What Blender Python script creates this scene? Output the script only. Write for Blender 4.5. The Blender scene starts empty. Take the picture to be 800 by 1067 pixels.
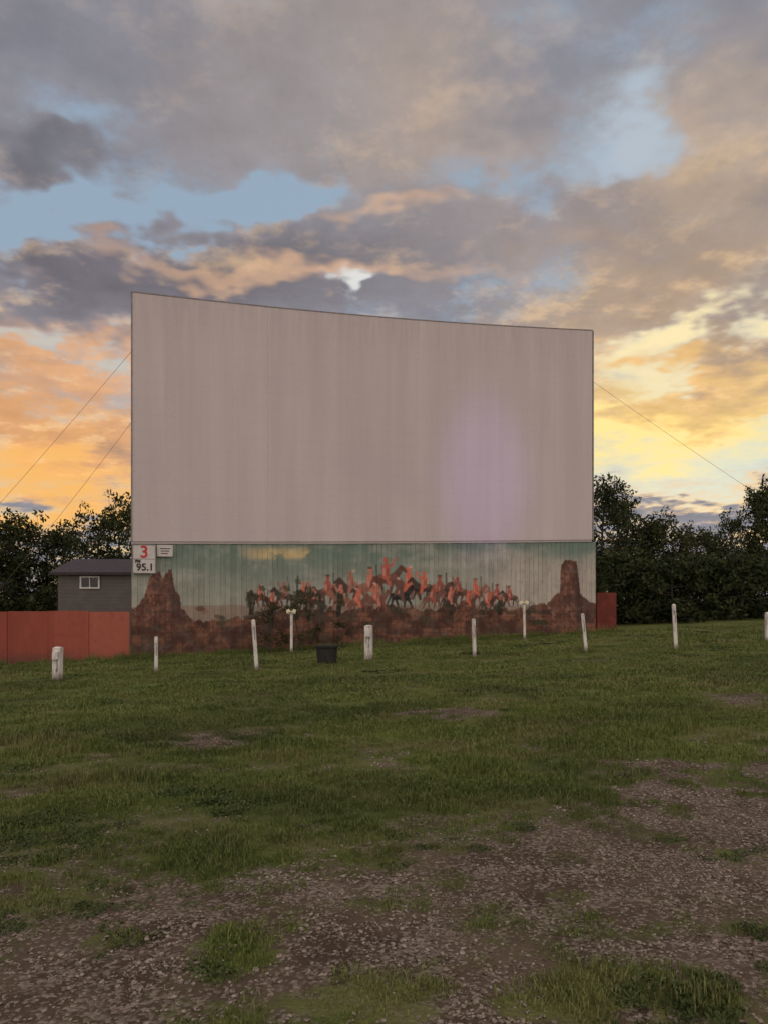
import bpy, math, random
import numpy as np
from mathutils import Vector, Matrix, Euler
random.seed(7); rng=np.random.default_rng(7)
sc=bpy.context.scene
sc.view_settings.view_transform='Standard'; sc.view_settings.look='None'; sc.view_settings.exposure=0; sc.view_settings.gamma=1
COL=sc.collection
def lin(c):
    out=[]
    for v in c[:3]:
        v=v/255.
        out.append(v/12.92 if v<=0.04045 else ((v+0.055)/1.055)**2.4)
    return out
# ------------------------------------------------------------------ numpy noise
_tab=rng.random((256,256))
def vnoise(x,y):
    x=np.asarray(x,float); y=np.asarray(y,float)
    xi=np.floor(x).astype(int); yi=np.floor(y).astype(int)
    fx=x-xi; fy=y-yi
    fx=fx*fx*(3-2*fx); fy=fy*fy*(3-2*fy)
    g=lambda a,b:_tab[a&255,b&255]
    return (g(xi,yi)*(1-fx)+g(xi+1,yi)*fx)*(1-fy)+(g(xi,yi+1)*(1-fx)+g(xi+1,yi+1)*fx)*fy
def fbm(x,y,o=4):
    s=0;a=.5;t=0
    for i in range(o):
        s=s+a*vnoise(x*(2**i)+17.3*i,y*(2**i)+9.1*i); t+=a; a*=.5
    return s/t
def sstep(a,b,v):
    t=np.clip((np.asarray(v,float)-a)/(b-a),0,1); return t*t*(3-2*t)
# ------------------------------------------------------------------ terrain
EYE=1.6
def H(x,y):
    x=np.asarray(x,float); y=np.asarray(y,float)
    t=sstep(0,18,y)
    h=0.045*np.clip(x,-30,30)*t-0.0065*np.clip(y,0,40)
    h=h+0.10*(fbm(x*.35+5,y*.35+3,3)-.5)*sstep(2,6,np.hypot(x,y))
    h=h+0.03*(fbm(x*2.1+50,y*2.1+30,3)-.5)
    return h
CZ=EYE
def hz(x,y): return float(H(x,y))
def gp(px,py):
    d=1280./(py-625.); return ((px-400)/800.*d, d)
# patches (x,y,rx,ry,strength) on the ground
def patch(px,py,rx,ry,s):
    x,y=gp(px,py); return (x,y,rx/800.*y, ry*y*y/1280.,s)
GRASSP=[patch(*p) for p in [(250,988,50,24,.9),(112,978,34,20,.6),(395,935,55,12,.5),(370,1042,90,26,.65),(250,1058,40,16,.55),(650,1025,130,50,.95),
   (750,1045,110,55,.95),(775,893,52,14,.85),(480,915,45,11,.5),(590,932,40,12,.5),(700,868,70,10,.45),(190,905,80,16,.6),(560,985,50,18,.4),(60,935,70,15,.6),(330,890,80,12,.5),(480,1000,60,20,.3),(150,1030,60,20,.3)]]
BAREP=[patch(*p) for p in [(215,765,70,9,.8),(480,741,62,7,.95),(785,737,50,12,.7),(690,798,75,14,.85),(100,776,22,5,.8),(660,838,80,16,.85),(790,800,50,12,.8),(350,760,40,5,.5),(560,775,50,6,.5),(40,815,40,8,.4),(420,800,50,8,.4)]]
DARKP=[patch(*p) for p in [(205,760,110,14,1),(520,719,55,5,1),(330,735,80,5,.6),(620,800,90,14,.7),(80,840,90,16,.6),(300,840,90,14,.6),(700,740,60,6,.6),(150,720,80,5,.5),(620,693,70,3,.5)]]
def gmask(x,y):
    yb=np.interp(x,[-12,-6,-2.06,-1,0,1.2,2.66,3.9,8,14],[1.0,2.2,3.85,4.6,5.3,5.9,7.0,7.6,8.6,9.5])
    n=fbm(x*.9+3,y*.9+8,4)-.5; n2=fbm(x*4+33,y*4+18,3)-.5
    m=sstep(-1.0,1.0,y-yb+n*3.0+n2*2.0)
    n3=fbm(x*1.6+13,y*2.1+7,4)
    m=np.maximum(m,.42*sstep(.50,.66,n3))
    for (cx,cy,rx,ry,s) in GRASSP:
        d=np.sqrt(((x-cx)/rx)**2+((y-cy)/ry)**2)+n2*2.2+n*1.2
        m=np.maximum(m,sstep(1.4,.3,d)*s)
    for (cx,cy,rx,ry,s) in BAREP:
        d=np.sqrt(((x-cx)/rx)**2+((y-cy)/ry)**2)+n2*1.8
        m=np.minimum(m,1-s*sstep(1.3,.4,d))
    th=fbm(x*.55+71,y*.9+44,4)
    m=m*(1-.42*sstep(.56,.70,th))
    return np.clip(m,0,1)
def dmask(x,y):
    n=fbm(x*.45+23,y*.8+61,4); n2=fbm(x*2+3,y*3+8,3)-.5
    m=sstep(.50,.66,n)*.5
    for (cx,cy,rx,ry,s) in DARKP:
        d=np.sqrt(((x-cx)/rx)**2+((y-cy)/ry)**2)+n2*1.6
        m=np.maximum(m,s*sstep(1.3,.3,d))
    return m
# ------------------------------------------------------------------ material helpers
def newmat(name):
    m=bpy.data.materials.new(name); m.use_nodes=True
    nt=m.node_tree; b=nt.nodes['Principled BSDF']; return m,nt,b
def nd(nt,t,**k):
    n=nt.nodes.new(t)
    for a,v in k.items(): setattr(n,a,v)
    return n
def setin(nt,s,v):
    if isinstance(v,bpy.types.NodeSocket): nt.links.new(v,s)
    elif isinstance(v,(list,tuple)):
        if len(s.default_value)==4 and len(v)==3: v=list(v)+[1]
        s.default_value=v
    else: s.default_value=v
def MA(nt,op,*a,clamp=False):
    n=nd(nt,'ShaderNodeMath',operation=op,use_clamp=clamp)
    for i,v in enumerate(a): setin(nt,n.inputs[i],v)
    return n.outputs[0]
def MIX(nt,f,a,b,blend='MIX'):
    n=nd(nt,'ShaderNodeMix',data_type='RGBA',blend_type=blend)
    setin(nt,n.inputs[0],f); setin(nt,n.inputs[6],a); setin(nt,n.inputs[7],b)
    return n.outputs[2]
def NOISE(nt,vec,scale,detail=4,rough=.55,out=0,dist=0):
    n=nd(nt,'ShaderNodeTexNoise'); 
    if vec is not None: setin(nt,n.inputs['Vector'],vec)
    n.inputs['Scale'].default_value=scale; n.inputs['Detail'].default_value=detail; n.inputs['Roughness'].default_value=rough
    n.inputs['Distortion'].default_value=dist
    return n.outputs[out]
def RAMP(nt,v,a,b,to0=0,to1=1,smooth=True):
    n=nd(nt,'ShaderNodeMapRange'); n.interpolation_type='SMOOTHSTEP' if smooth else 'LINEAR'
    setin(nt,n.inputs[0],v); n.inputs[1].default_value=a; n.inputs[2].default_value=b; n.inputs[3].default_value=to0; n.inputs[4].default_value=to1
    return n.outputs[0]
def BUMP(nt,b,h,strength=.5,dist=.02):
    n=nd(nt,'ShaderNodeBump'); n.inputs['Strength'].default_value=strength; n.inputs['Distance'].default_value=dist
    setin(nt,n.inputs['Height'],h); nt.links.new(n.outputs[0],b.inputs['Normal'])
def MAPV(nt,vec,scale=(1,1,1),loc=(0,0,0),rot=(0,0,0),typ='POINT'):
    n=nd(nt,'ShaderNodeMapping',vector_type=typ); setin(nt,n.inputs[0],vec)
    n.inputs['Location'].default_value=loc; n.inputs['Rotation'].default_value=rot; n.inputs['Scale'].default_value=scale
    return n.outputs[0]
def COORD(nt,w='Object'): return nd(nt,'ShaderNodeTexCoord').outputs[w]
def simple(name,c1,c2,scale=3,rough=.8,bump=.2,stretch=(1,1,1),spec=.3,detail=5):
    m,nt,b=newmat(name); v=MAPV(nt,COORD(nt),scale=stretch)
    f=RAMP(nt,NOISE(nt,v,scale,detail,.6),.3,.7)
    setin(nt,b.inputs['Base Color'],MIX(nt,f,c1,c2)); b.inputs['Roughness'].default_value=rough
    b.inputs['Specular IOR Level'].default_value=spec
    BUMP(nt,b,NOISE(nt,v,scale*6,4,.6),bump,.01)
    return m
# ------------------------------------------------------------------ mesh builder
class MB:
    def __init__(s): s.v=[];s.f=[];s.m=[]
    def add(s,vs,fs,m=0):
        o=len(s.v); s.v+= [tuple(p) for p in vs]; s.f+=[tuple(i+o for i in f) for f in fs]; s.m+=[m]*len(fs)
    def box(s,c,d,m=0,rot=(0,0,0),taper=1.0):
        R=Euler(rot).to_matrix(); vs=[]
        for z in(-.5,.5):
            k=taper if z>0 else 1
            for x,y in((-.5,-.5),(.5,-.5),(.5,.5),(-.5,.5)):
                vs.append(R@Vector((x*d[0]*k,y*d[1]*k,z*d[2]))+Vector(c))
        s.add(vs,[(3,2,1,0),(4,5,6,7),(0,1,5,4),(1,2,6,5),(2,3,7,6),(3,0,4,7)],m)
    def tube(s,pts,rad,n=6,m=0,cap=True):
        pts=[Vector(p) for p in pts]; vs=[];fs=[]
        for i,p in enumerate(pts):
            d=(pts[min(i+1,len(pts)-1)]-pts[max(i-1,0)]).normalized()
            a=d.orthogonal().normalized() if abs(d.z)<.9 else Vector((1,0,0))
            a=(a-d*a.dot(d)).normalized(); b=d.cross(a)
            for k in range(n):
                t=2*math.pi*k/n; vs.append(p+(a*math.cos(t)+b*math.sin(t))*rad[i])
        for i in range(len(pts)-1):
            for k in range(n):
                fs.append((i*n+k,i*n+(k+1)%n,(i+1)*n+(k+1)%n,(i+1)*n+k))
        if cap: fs.append(tuple(range(n))[::-1]); fs.append(tuple((len(pts)-1)*n+k for k in range(n)))
        s.add(vs,fs,m)
    def build(s,name,mats,parent=None,loc=(0,0,0),bevel=0,link=True,smooth=False):
        me=bpy.data.meshes.new(name); me.from_pydata(s.v,[],s.f)
        for m in mats: me.materials.append(m)
        me.polygons.foreach_set('material_index',s.m)
        if smooth: me.polygons.foreach_set('use_smooth',[True]*len(s.f))
        me.update(); ob=bpy.data.objects.new(name,me); ob.location=loc
        if link: COL.objects.link(ob)
        if parent: ob.parent=parent
        if bevel:
            bv=ob.modifiers.new('b','BEVEL'); bv.width=bevel; bv.segments=2
        return ob
def empty(name,loc=(0,0,0)):
    e=bpy.data.objects.new(name,None); e.location=loc; COL.objects.link(e); return e
# ================================================================== WORLD
SUN_AZ=math.radians(21); SUN_EL=math.radians(5)
w=bpy.data.worlds.new("World"); sc.world=w; w.use_nodes=True
try:
    w.cycles.sampling_method='NONE'
except Exception as e: print(e)
nt=w.node_tree; nt.nodes.clear()
out=nd(nt,'ShaderNodeOutputWorld'); bg=nd(nt,'ShaderNodeBackground'); nt.links.new(bg.outputs[0],out.inputs[0])
D=COORD(nt,'Generated')
sx=nd(nt,'ShaderNodeSeparateXYZ'); nt.links.new(D,sx.inputs[0]); X,Y,Z=sx.outputs
az=MA(nt,'ARCTAN2',X,Y); el=MA(nt,'ARCSINE',Z)
zc=MA(nt,'ADD',MA(nt,'MAXIMUM',Z,0.0),0.17)
cp=nd(nt,'ShaderNodeCombineXYZ'); setin(nt,cp.inputs[0],MA(nt,'DIVIDE',X,zc)); setin(nt,cp.inputs[1],MA(nt,'DIVIDE',Y,zc))
P=cp.outputs[0]
ca=nd(nt,'ShaderNodeCombineXYZ'); setin(nt,ca.inputs[0],az); setin(nt,ca.inputs[1],el); A0=ca.outputs[0]
wn=NOISE(nt,P,2.3,4,.68,out=1)
vm=nd(nt,'ShaderNodeVectorMath',operation='SUBTRACT'); setin(nt,vm.inputs[0],wn); vm.inputs[1].default_value=(.5,.5,.5)
vs_=nd(nt,'ShaderNodeVectorMath',operation='MULTIPLY'); setin(nt,vs_.inputs[0],vm.outputs[0]); vs_.inputs[1].default_value=(.44,.24,0)
va=nd(nt,'ShaderNodeVectorMath',operation='ADD'); setin(nt,va.inputs[0],A0); setin(nt,va.inputs[1],vs_.outputs[0])
AW=va.outputs[0]
def azel(px,py):
    a=math.atan((px-400)/800.); return a, math.atan((625-py)/800.*math.cos(a))
def blob(px,py,rx,ry,rot=0):
    a,e=azel(px,py)
    v=MAPV(nt,AW,scale=(rx/800.,ry/800.,1),loc=(a,e,0),rot=(0,0,math.radians(rot)),typ='TEXTURE')
    l=nd(nt,'ShaderNodeVectorMath',operation='LENGTH'); setin(nt,l.inputs[0],v)
    return RAMP(nt,l.outputs['Value'],0.1,1.0,1,0)
cov=0.65
for (px,py,rx,ry,r,am) in [(60,222,230,56,14,-.85),(270,185,120,40,5,-.62),(70,100,120,44,0,-.22),(650,140,100,50,0,-.42),(730,10,120,30,0,-.15),
    (385,308,45,26,0,-.6),(740,474,260,54,-3,-.95),(700,350,130,46,20,-.55),(500,170,70,40,0,-.25),(60,515,300,50,0,-.4),(30,345,90,24,10,-.35),
    (220,268,360,62,0,.40),(80,165,110,26,-12,.40),(330,50,260,110,0,.22),(700,240,220,80,0,.15),(720,415,150,30,-10,.12),(60,20,150,60,0,.2)]:
    cov=MA(nt,'ADD',cov,MA(nt,'MULTIPLY',blob(px,py,rx,ry,r),am))
n1=NOISE(nt,P,2.3,7,.64)
Pm=MAPV(nt,P,loc=(math.sin(SUN_AZ)*.07,math.cos(SUN_AZ)*.07,0))
n2=NOISE(nt,Pm,2.3,5,.64)
fine=NOISE(nt,MAPV(nt,P,loc=(4,9,2),scale=(1,.8,1)),8.0,5,.66)
dens=MA(nt,'ADD',cov,MA(nt,'MULTIPLY',MA(nt,'SUBTRACT',n1,.5),1.7))
dens=MA(nt,'ADD',dens,MA(nt,'MULTIPLY',MA(nt,'SUBTRACT',fine,.5),.66))
mask=RAMP(nt,dens,.24,.68)
clear=lin((150,170,190))
clear=MIX(nt,RAMP(nt,el,.38,.12),clear,lin((190,200,202)))
clear=MIX(nt,RAMP(nt,el,.20,.03),clear,lin((238,214,160)))
for (px,py,rx,ry,r,c,s) in [(760,475,190,48,0,(208,222,210),.8),(640,440,280,70,0,(255,232,152),1.0),(790,400,190,50,10,(255,226,150),.9),(60,500,280,80,0,(252,188,102),.95),
    (385,308,60,40,0,(230,228,222),.9),(705,345,170,56,20,(255,234,180),.95),(720,520,260,24,0,(244,204,148),.6),(650,140,130,80,0,(184,194,204),.85),(30,345,160,34,0,(214,200,180),.7)]:
    clear=MIX(nt,MA(nt,'MULTIPLY',blob(px,py,rx,ry,r),s),clear,lin(c))
sky=nd(nt,'ShaderNodeTexSky',sky_type='NISHITA'); sky.sun_disc=False; sky.sun_elevation=SUN_EL; sky.sun_rotation=SUN_AZ
sky.dust_density=2.0
sk=nd(nt,'ShaderNodeVectorMath',operation='SCALE'); nt.links.new(sky.outputs[0],sk.inputs[0]); sk.inputs['Scale'].default_value=.06
clear=MIX(nt,.05,clear,sk.outputs[0])
cc=lin((138,136,143))
for (px,py,rx,ry,r,c,s) in [(200,290,440,90,0,(122,117,125),.95),(90,165,150,50,0,(118,118,128),.8),(330,50,260,130,0,(154,145,144),.85),(470,110,170,110,0,(172,156,146),.8),
    (640,30,230,70,0,(130,131,141),.85),(60,30,180,70,0,(132,133,144),.8),(760,160,220,120,0,(182,162,144),.95),(560,240,240,80,0,(146,136,136),.85),(700,290,260,70,0,(178,154,132),.9),
    (300,286,270,20,-4,(214,176,148),.85),(420,212,90,18,0,(206,170,142),.7),(90,372,220,54,0,(222,168,122),.9),(60,445,220,70,0,(216,160,110),.95),(30,500,260,50,0,(242,174,98),.9),
    (690,385,240,60,-8,(230,186,124),.95),(790,345,110,36,0,(172,150,128),.7),(700,440,240,50,0,(252,212,130),.9)]:
    cc=MIX(nt,MA(nt,'MULTIPLY',blob(px,py,rx,ry,r),s),cc,lin(c))
emb=MA(nt,'SUBTRACT',n2,n1)
lit=RAMP(nt,emb,-.005,.14)
low=RAMP(nt,el,.60,.08)
cc=MIX(nt,MA(nt,'MULTIPLY',lit,MA(nt,'ADD',MA(nt,'MULTIPLY',low,.54),.12)),cc,lin((250,208,152)))
sh=MA(nt,'ADD',1.0,MA(nt,'MULTIPLY',MA(nt,'SUBTRACT',fine,.5),.75))
sh=MA(nt,'MULTIPLY',sh,RAMP(nt,dens,.5,1.2,1.10,.84))
sv=nd(nt,'ShaderNodeVectorMath',operation='SCALE'); setin(nt,sv.inputs[0],cc); setin(nt,sv.inputs['Scale'],sh)
col=MIX(nt,mask,clear,sv.outputs[0])
east=RAMP(nt,Y,.15,-.6); zen=RAMP(nt,Z,.66,.95)
openf=MA(nt,'MAXIMUM',east,zen)
gain=MA(nt,'ADD',1.04,MA(nt,'MULTIPLY',openf,1.36))
sv2=nd(nt,'ShaderNodeVectorMath',operation='SCALE'); setin(nt,sv2.inputs[0],MIX(nt,MA(nt,'MULTIPLY',openf,.6),col,lin((186,168,156)))); setin(nt,sv2.inputs['Scale'],gain)
nt.links.new(sv2.outputs[0],bg.inputs['Color']); bg.inputs['Strength'].default_value=1.0
# sun
sd=bpy.data.lights.new('sun','SUN'); sd.energy=.5; sd.angle=math.radians(12); sd.color=(1,.72,.45)
so=bpy.data.objects.new('sun',sd); COL.objects.link(so)
dirv=Vector((math.sin(SUN_AZ)*math.cos(SUN_EL),math.cos(SUN_AZ)*math.cos(SUN_EL),math.sin(SUN_EL)))
so.rotation_euler=dirv.to_track_quat('Z','Y').to_euler()
# ================================================================== CAMERA
cd=bpy.data.cameras.new('camera'); co=bpy.data.objects.new('camera',cd); COL.objects.link(co); sc.camera=co
co.location=(0,0,CZ); co.rotation_euler=(math.radians(90),0,0)
cd.sensor_fit='VERTICAL'; cd.sensor_height=24; cd.lens=24*800/1067.; cd.shift_y=91.5/1067.; cd.clip_end=3000
# ================================================================== GROUND
def axis(a,b,step,far):
    v=list(np.arange(a,b+1e-6,step)); s=step; x=a; L=[]
    while x>-far: s*=1.22; x-=s; L.append(x)
    s=step; x=b; R=[]
    while x<far: s*=1.22; x+=s; R.append(x)
    return np.array(L[::-1]+v+R)
xs=axis(-14,14,.10,1200); ys=axis(-1,27,.10,1200)
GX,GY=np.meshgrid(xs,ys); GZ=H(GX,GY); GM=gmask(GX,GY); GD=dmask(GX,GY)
nx,ny=len(xs),len(ys)
V=np.stack([GX.ravel(),GY.ravel(),GZ.ravel()],1)
I=(np.arange(ny-1)[:,None]*nx+np.arange(nx-1)[None,:]).ravel()
F=np.stack([I,I+1,I+1+nx,I+nx],1)
def npmesh(name,V,F,mats,smooth=True):
    me=bpy.data.meshes.new(name); me.vertices.add(len(V)); me.vertices.foreach_set('co',V.astype(np.float32).ravel())
    k=F.shape[1]; me.loops.add(F.size); me.loops.foreach_set('vertex_index',F.astype(np.int32).ravel())
    me.polygons.add(len(F)); me.polygons.foreach_set('loop_start',np.arange(0,F.size,k,dtype=np.int32)); 
    me.update(calc_edges=True); me.validate()
    me.polygons.foreach_set('use_smooth',[smooth]*len(me.polygons))
    for m in mats: me.materials.append(m)
    return me
gm_,nt,b=newmat('ground_mat')
pos=COORD(nt,'Object')
at=nd(nt,'ShaderNodeAttribute',attribute_name='gmask').outputs['Fac']
ad=nd(nt,'ShaderNodeAttribute',attribute_name='dmask').outputs['Fac']
fn=NOISE(nt,pos,9,5,.65)
mk=RAMP(nt,MA(nt,'ADD',at,MA(nt,'MULTIPLY',MA(nt,'SUBTRACT',fn,.5),1.0)),.25,.75)
gl=NOISE(nt,pos,.5,5,.6); gs=NOISE(nt,pos,14,5,.7)
gcol=MIX(nt,RAMP(nt,gl,.35,.65),(.096,.124,.029),(.150,.176,.046))
gcol=MIX(nt,RAMP(nt,gs,.35,.7),MIX(nt,.4,gcol,(.03,.035,.014)),gcol)
dry=NOISE(nt,MAPV(nt,pos,scale=(.6,1.3,1),loc=(11,3,0)),.8,5,.6)
gcol=MIX(nt,MA(nt,'MULTIPLY',RAMP(nt,dry,.50,.68),.55),gcol,(.17,.145,.068))
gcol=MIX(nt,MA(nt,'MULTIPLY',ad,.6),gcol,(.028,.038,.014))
vo=nd(nt,'ShaderNodeTexVoronoi'); setin(nt,vo.inputs['Vector'],pos); vo.inputs['Scale'].default_value=55
sep=nd(nt,'ShaderNodeSeparateColor'); nt.links.new(vo.outputs['Color'],sep.inputs[0])
stone=MIX(nt,sep.outputs[0],(.09,.07,.055),(.27,.22,.18))
dirt=MIX(nt,RAMP(nt,NOISE(nt,pos,1.6,5,.6),.35,.65),(.064,.045,.031),(.122,.089,.063))
isst=RAMP(nt,MA(nt,'ADD',sep.outputs[1],MA(nt,'MULTIPLY',MA(nt,'SUBTRACT',NOISE(nt,pos,2.2,4,.6),.5),2.4)),.48,.66)
dcol=MIX(nt,isst,dirt,stone)
dcol=MIX(nt,MA(nt,'MULTIPLY',RAMP(nt,NOISE(nt,MAPV(nt,pos,loc=(3,8,0)),2.6,5,.65),.48,.66),.35),dcol,(.085,.080,.036))
setin(nt,b.inputs['Base Color'],MIX(nt,mk,dcol,gcol)); b.inputs['Roughness'].default_value=.95; b.inputs['Specular IOR Level'].default_value=.12
hh=MA(nt,'ADD',MA(nt,'MULTIPLY',vo.outputs['Distance'],-1.0),MA(nt,'MULTIPLY',gs,1.5))
BUMP(nt,b,hh,.7,.02)
me=npmesh('ground',V,F,[gm_])
a=me.attributes.new('gmask','FLOAT','POINT'); a.data.foreach_set('value',GM.ravel().astype(np.float32))
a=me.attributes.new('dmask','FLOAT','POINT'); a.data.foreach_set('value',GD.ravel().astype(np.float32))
COL.objects.link(bpy.data.objects.new('ground',me))
# ================================================================== instancing
def scatter(name,pts,rot,scl,idx,coll,dk=None):
    me=bpy.data.meshes.new(name); me.vertices.add(len(pts)); me.vertices.foreach_set('co',np.asarray(pts,np.float32).ravel())
    a=me.attributes.new('rot','FLOAT_VECTOR','POINT'); a.data.foreach_set('vector',np.asarray(rot,np.float32).ravel())
    a=me.attributes.new('scl','FLOAT_VECTOR','POINT'); a.data.foreach_set('vector',np.asarray(scl,np.float32).ravel())
    a=me.attributes.new('idx','INT','POINT'); a.data.foreach_set('value',np.asarray(idx,np.int32))
    if dk is not None:
        a=me.attributes.new('dk','FLOAT','POINT'); a.data.foreach_set('value',np.asarray(dk,np.float32))
    ob=bpy.data.objects.new(name,me); COL.objects.link(ob)
    g=bpy.data.node_groups.new(name,'GeometryNodeTree')
    g.interface.new_socket('Geometry',in_out='INPUT',socket_type='NodeSocketGeometry'); g.interface.new_socket('Geometry',in_out='OUTPUT',socket_type='NodeSocketGeometry')
    gi=g.nodes.new('NodeGroupInput'); go=g.nodes.new('NodeGroupOutput')
    ci=g.nodes.new('GeometryNodeCollectionInfo'); ci.inputs['Collection'].default_value=coll; ci.inputs['Separate Children'].default_value=True; ci.inputs['Reset Children'].default_value=True
    ip=g.nodes.new('GeometryNodeInstanceOnPoints'); ip.inputs['Pick Instance'].default_value=True
    def na(n,t):
        x=g.nodes.new('GeometryNodeInputNamedAttribute'); x.data_type=t; x.inputs['Name'].default_value=n; return x.outputs['Attribute']
    g.links.new(gi.outputs[0],ip.inputs['Points']); g.links.new(ci.outputs[0],ip.inputs['Instance'])
    g.links.new(na('rot','FLOAT_VECTOR'),ip.inputs['Rotation']); g.links.new(na('scl','FLOAT_VECTOR'),ip.inputs['Scale']); g.links.new(na('idx','INT'),ip.inputs['Instance Index'])
    g.links.new(ip.outputs[0],go.inputs[0])
    m=ob.modifiers.new('gn','NODES'); m.node_group=g
    return ob
gmat,nt,b=newmat('grass_mat')
gp_=nd(nt,'ShaderNodeNewGeometry').outputs['Position']; rnd=nd(nt,'ShaderNodeObjectInfo').outputs['Random']
dkn=nd(nt,'ShaderNodeAttribute',attribute_name='dk',attribute_type='INSTANCER').outputs['Fac']
bl=NOISE(nt,gp_,22,2,.6)
c=MIX(nt,RAMP(nt,bl,.3,.7),(.094,.134,.027),(.200,.238,.064))
c=MIX(nt,RAMP(nt,NOISE(nt,gp_,.5,3,.6),.35,.65),MIX(nt,.28,c,(.035,.06,.014)),c)
dry=NOISE(nt,MAPV(nt,gp_,scale=(.6,1.3,1),loc=(11,3,0)),.8,4,.6)
c=MIX(nt,MA(nt,'MULTIPLY',RAMP(nt,dry,.48,.68),.52),c,(.24,.21,.098))
c=MIX(nt,MA(nt,'MULTIPLY',RAMP(nt,MA(nt,'FRACT',MA(nt,'MULTIPLY',rnd,7.3)),.86,.95),.4),c,(.22,.18,.10))
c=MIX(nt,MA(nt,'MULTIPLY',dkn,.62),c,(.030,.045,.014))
setin(nt,b.inputs['Base Color'],c); b.inputs['Roughness'].default_value=.6; b.inputs['Specular IOR Level'].default_value=.2
wmat,nt,b=newmat('weed_mat'); rnd=nd(nt,'ShaderNodeObjectInfo').outputs['Random']
setin(nt,b.inputs['Base Color'],MIX(nt,rnd,(.048,.075,.022),(.095,.120,.040))); b.inputs['Roughness'].default_value=.65; b.inputs['Specular IOR Level'].default_value=.15
gc=bpy.data.collections.new('grass_clumps')
def clump(name,n,rad,hmin,hmax,wd,mat,broad=False):
    mb=MB()
    for i in range(n):
        r=rad*math.sqrt(random.random())*random.uniform(.8,1.1); t=random.random()*6.283; bx,by=r*math.cos(t),r*math.sin(t)
        h=random.uniform(hmin,hmax)*(1.1-.4*r/rad); ang=random.random()*6.283; lean=random.uniform(.15,1.0)*h*(1.2 if broad else .8)
        dx,dy=math.cos(ang),math.sin(ang); px,py=-dy,dx; ww=wd*random.uniform(.7,1.3)
        if broad:
            vs=[(bx,by,0),(bx+dx*lean*.5+px*ww,by+dy*lean*.5+py*ww,h*.6),(bx+dx*lean*1.1,by+dy*lean*1.1,h*.75),(bx+dx*lean*.5-px*ww,by+dy*lean*.5-py*ww,h*.6)]
            mb.add(vs,[(0,1,2,3)])
        else:
            vs=[(bx+px*ww,by+py*ww,-.01),(bx-px*ww,by-py*ww,-.01),(bx+dx*lean*.35-px*ww*.8,by+dy*lean*.35-py*ww*.8,h*.6),(bx+dx*lean*.35+px*ww*.8,by+dy*lean*.35+py*ww*.8,h*.6),(bx+dx*lean,by+dy*lean,h)]
            mb.add(vs,[(0,1,2,3),(3,2,4)])
    ob=mb.build(name,[mat],link=False); gc.objects.link(ob)
clump('clump_a',100,.13,.015,.045,.0028,gmat); clump('clump_b',90,.14,.02,.055,.0028,gmat)
clump('clump_c',75,.11,.02,.075,.0025,gmat); clump('clump_d',90,.14,.012,.035,.0034,gmat)
clump('clump_e',90,.13,.012,.035,.008,wmat,True); clump('clump_f',90,.12,.015,.045,.007,wmat,True)
P_=[];S_=[];I_=[]
for (y0,y1,dn,sc_) in [(1.6,7,160,1.0),(7,12,66,1.35),(12,22,23,2.1),(22,36,8,2.9)]:
    wmax=.62*y1+2.5; n=int((y1-y0)*2*wmax*dn)
    x=rng.uniform(-wmax,wmax,n); y=rng.uniform(y0,y1,n)
    k=np.abs(x)<.62*y+2.2; x=x[k];y=y[k]
    wallx=np.clip(x,-9.2,9.2); wy_=28+ (wallx+9.2)*.27
    k=y<np.where(x<-9.2,27.9,wy_-.15); x=x[k];y=y[k]
    m=gmask(x,y); dnn=fbm(x*1.7+9,y*1.7+2,4)
    k=rng.random(len(x))<(m**1.2)*(.5+.5*sstep(.35,.6,dnn)); x=x[k];y=y[k];m=m[k]
    z=H(x,y)
    tall=1+.9*sstep(.58,.78,fbm(x*1.1+90,y*1.1+12,3))
    s=sc_*rng.uniform(.6,1.2,len(x))*(.45+.65*m)
    P_.append(np.stack([x,y,z],1)); S_.append(np.stack([s,s,s*tall*(.95 if sc_<1.5 else .50)],1))
    weed=(fbm(x*.8+60,y*.8+20,3)+.26*sstep(.9,1.8,x)*sstep(4.8,3.8,y)-.12*sstep(5,9,y))>.60
    ii=np.where(weed&(rng.random(len(x))<.6),rng.integers(4,6,len(x)),rng.integers(0,4,len(x)))
    I_.append(ii)
n=700; x=rng.uniform(-22,10.2,n); y=np.where(x<-9.2,27.9,28+(np.clip(x,-9.2,10)+9.2)*.27)-.12-np.abs(rng.normal(0,.22,n))
s=rng.uniform(1.2,2.2,n); P_.append(np.stack([x,y,H(x,y)],1)); S_.append(np.stack([s,s,s*rng.uniform(1.0,3.4,n)],1)); I_.append(rng.integers(0,4,n))
for (px_,py_) in [(-8.5,20),(-6.22,21),(-3.3,20),(-3.36,28),(-.44,22),(2.47,21),(5.45,29.8),(5.66,21.5),(7.98,21),(10.98,22),(-1.63,22)]:
    n=9; x=px_+rng.normal(0,.12,n); y=py_+rng.normal(0,.12,n); s=rng.uniform(.8,1.3,n)
    P_.append(np.stack([x,y,H(x,y)],1)); S_.append(np.stack([s,s,s*rng.uniform(1.5,3.2,n)],1)); I_.append(rng.integers(0,4,n))
P_=np.concatenate(P_);S_=np.concatenate(S_);I_=np.concatenate(I_)
R_=np.stack([rng.normal(0,.06,len(P_)),rng.normal(0,.06,len(P_)),rng.uniform(0,6.28,len(P_))],1)
scatter('grass',P_,R_,S_,I_,gc,dmask(P_[:,0],P_[:,1])); print('grass',len(P_))
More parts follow.
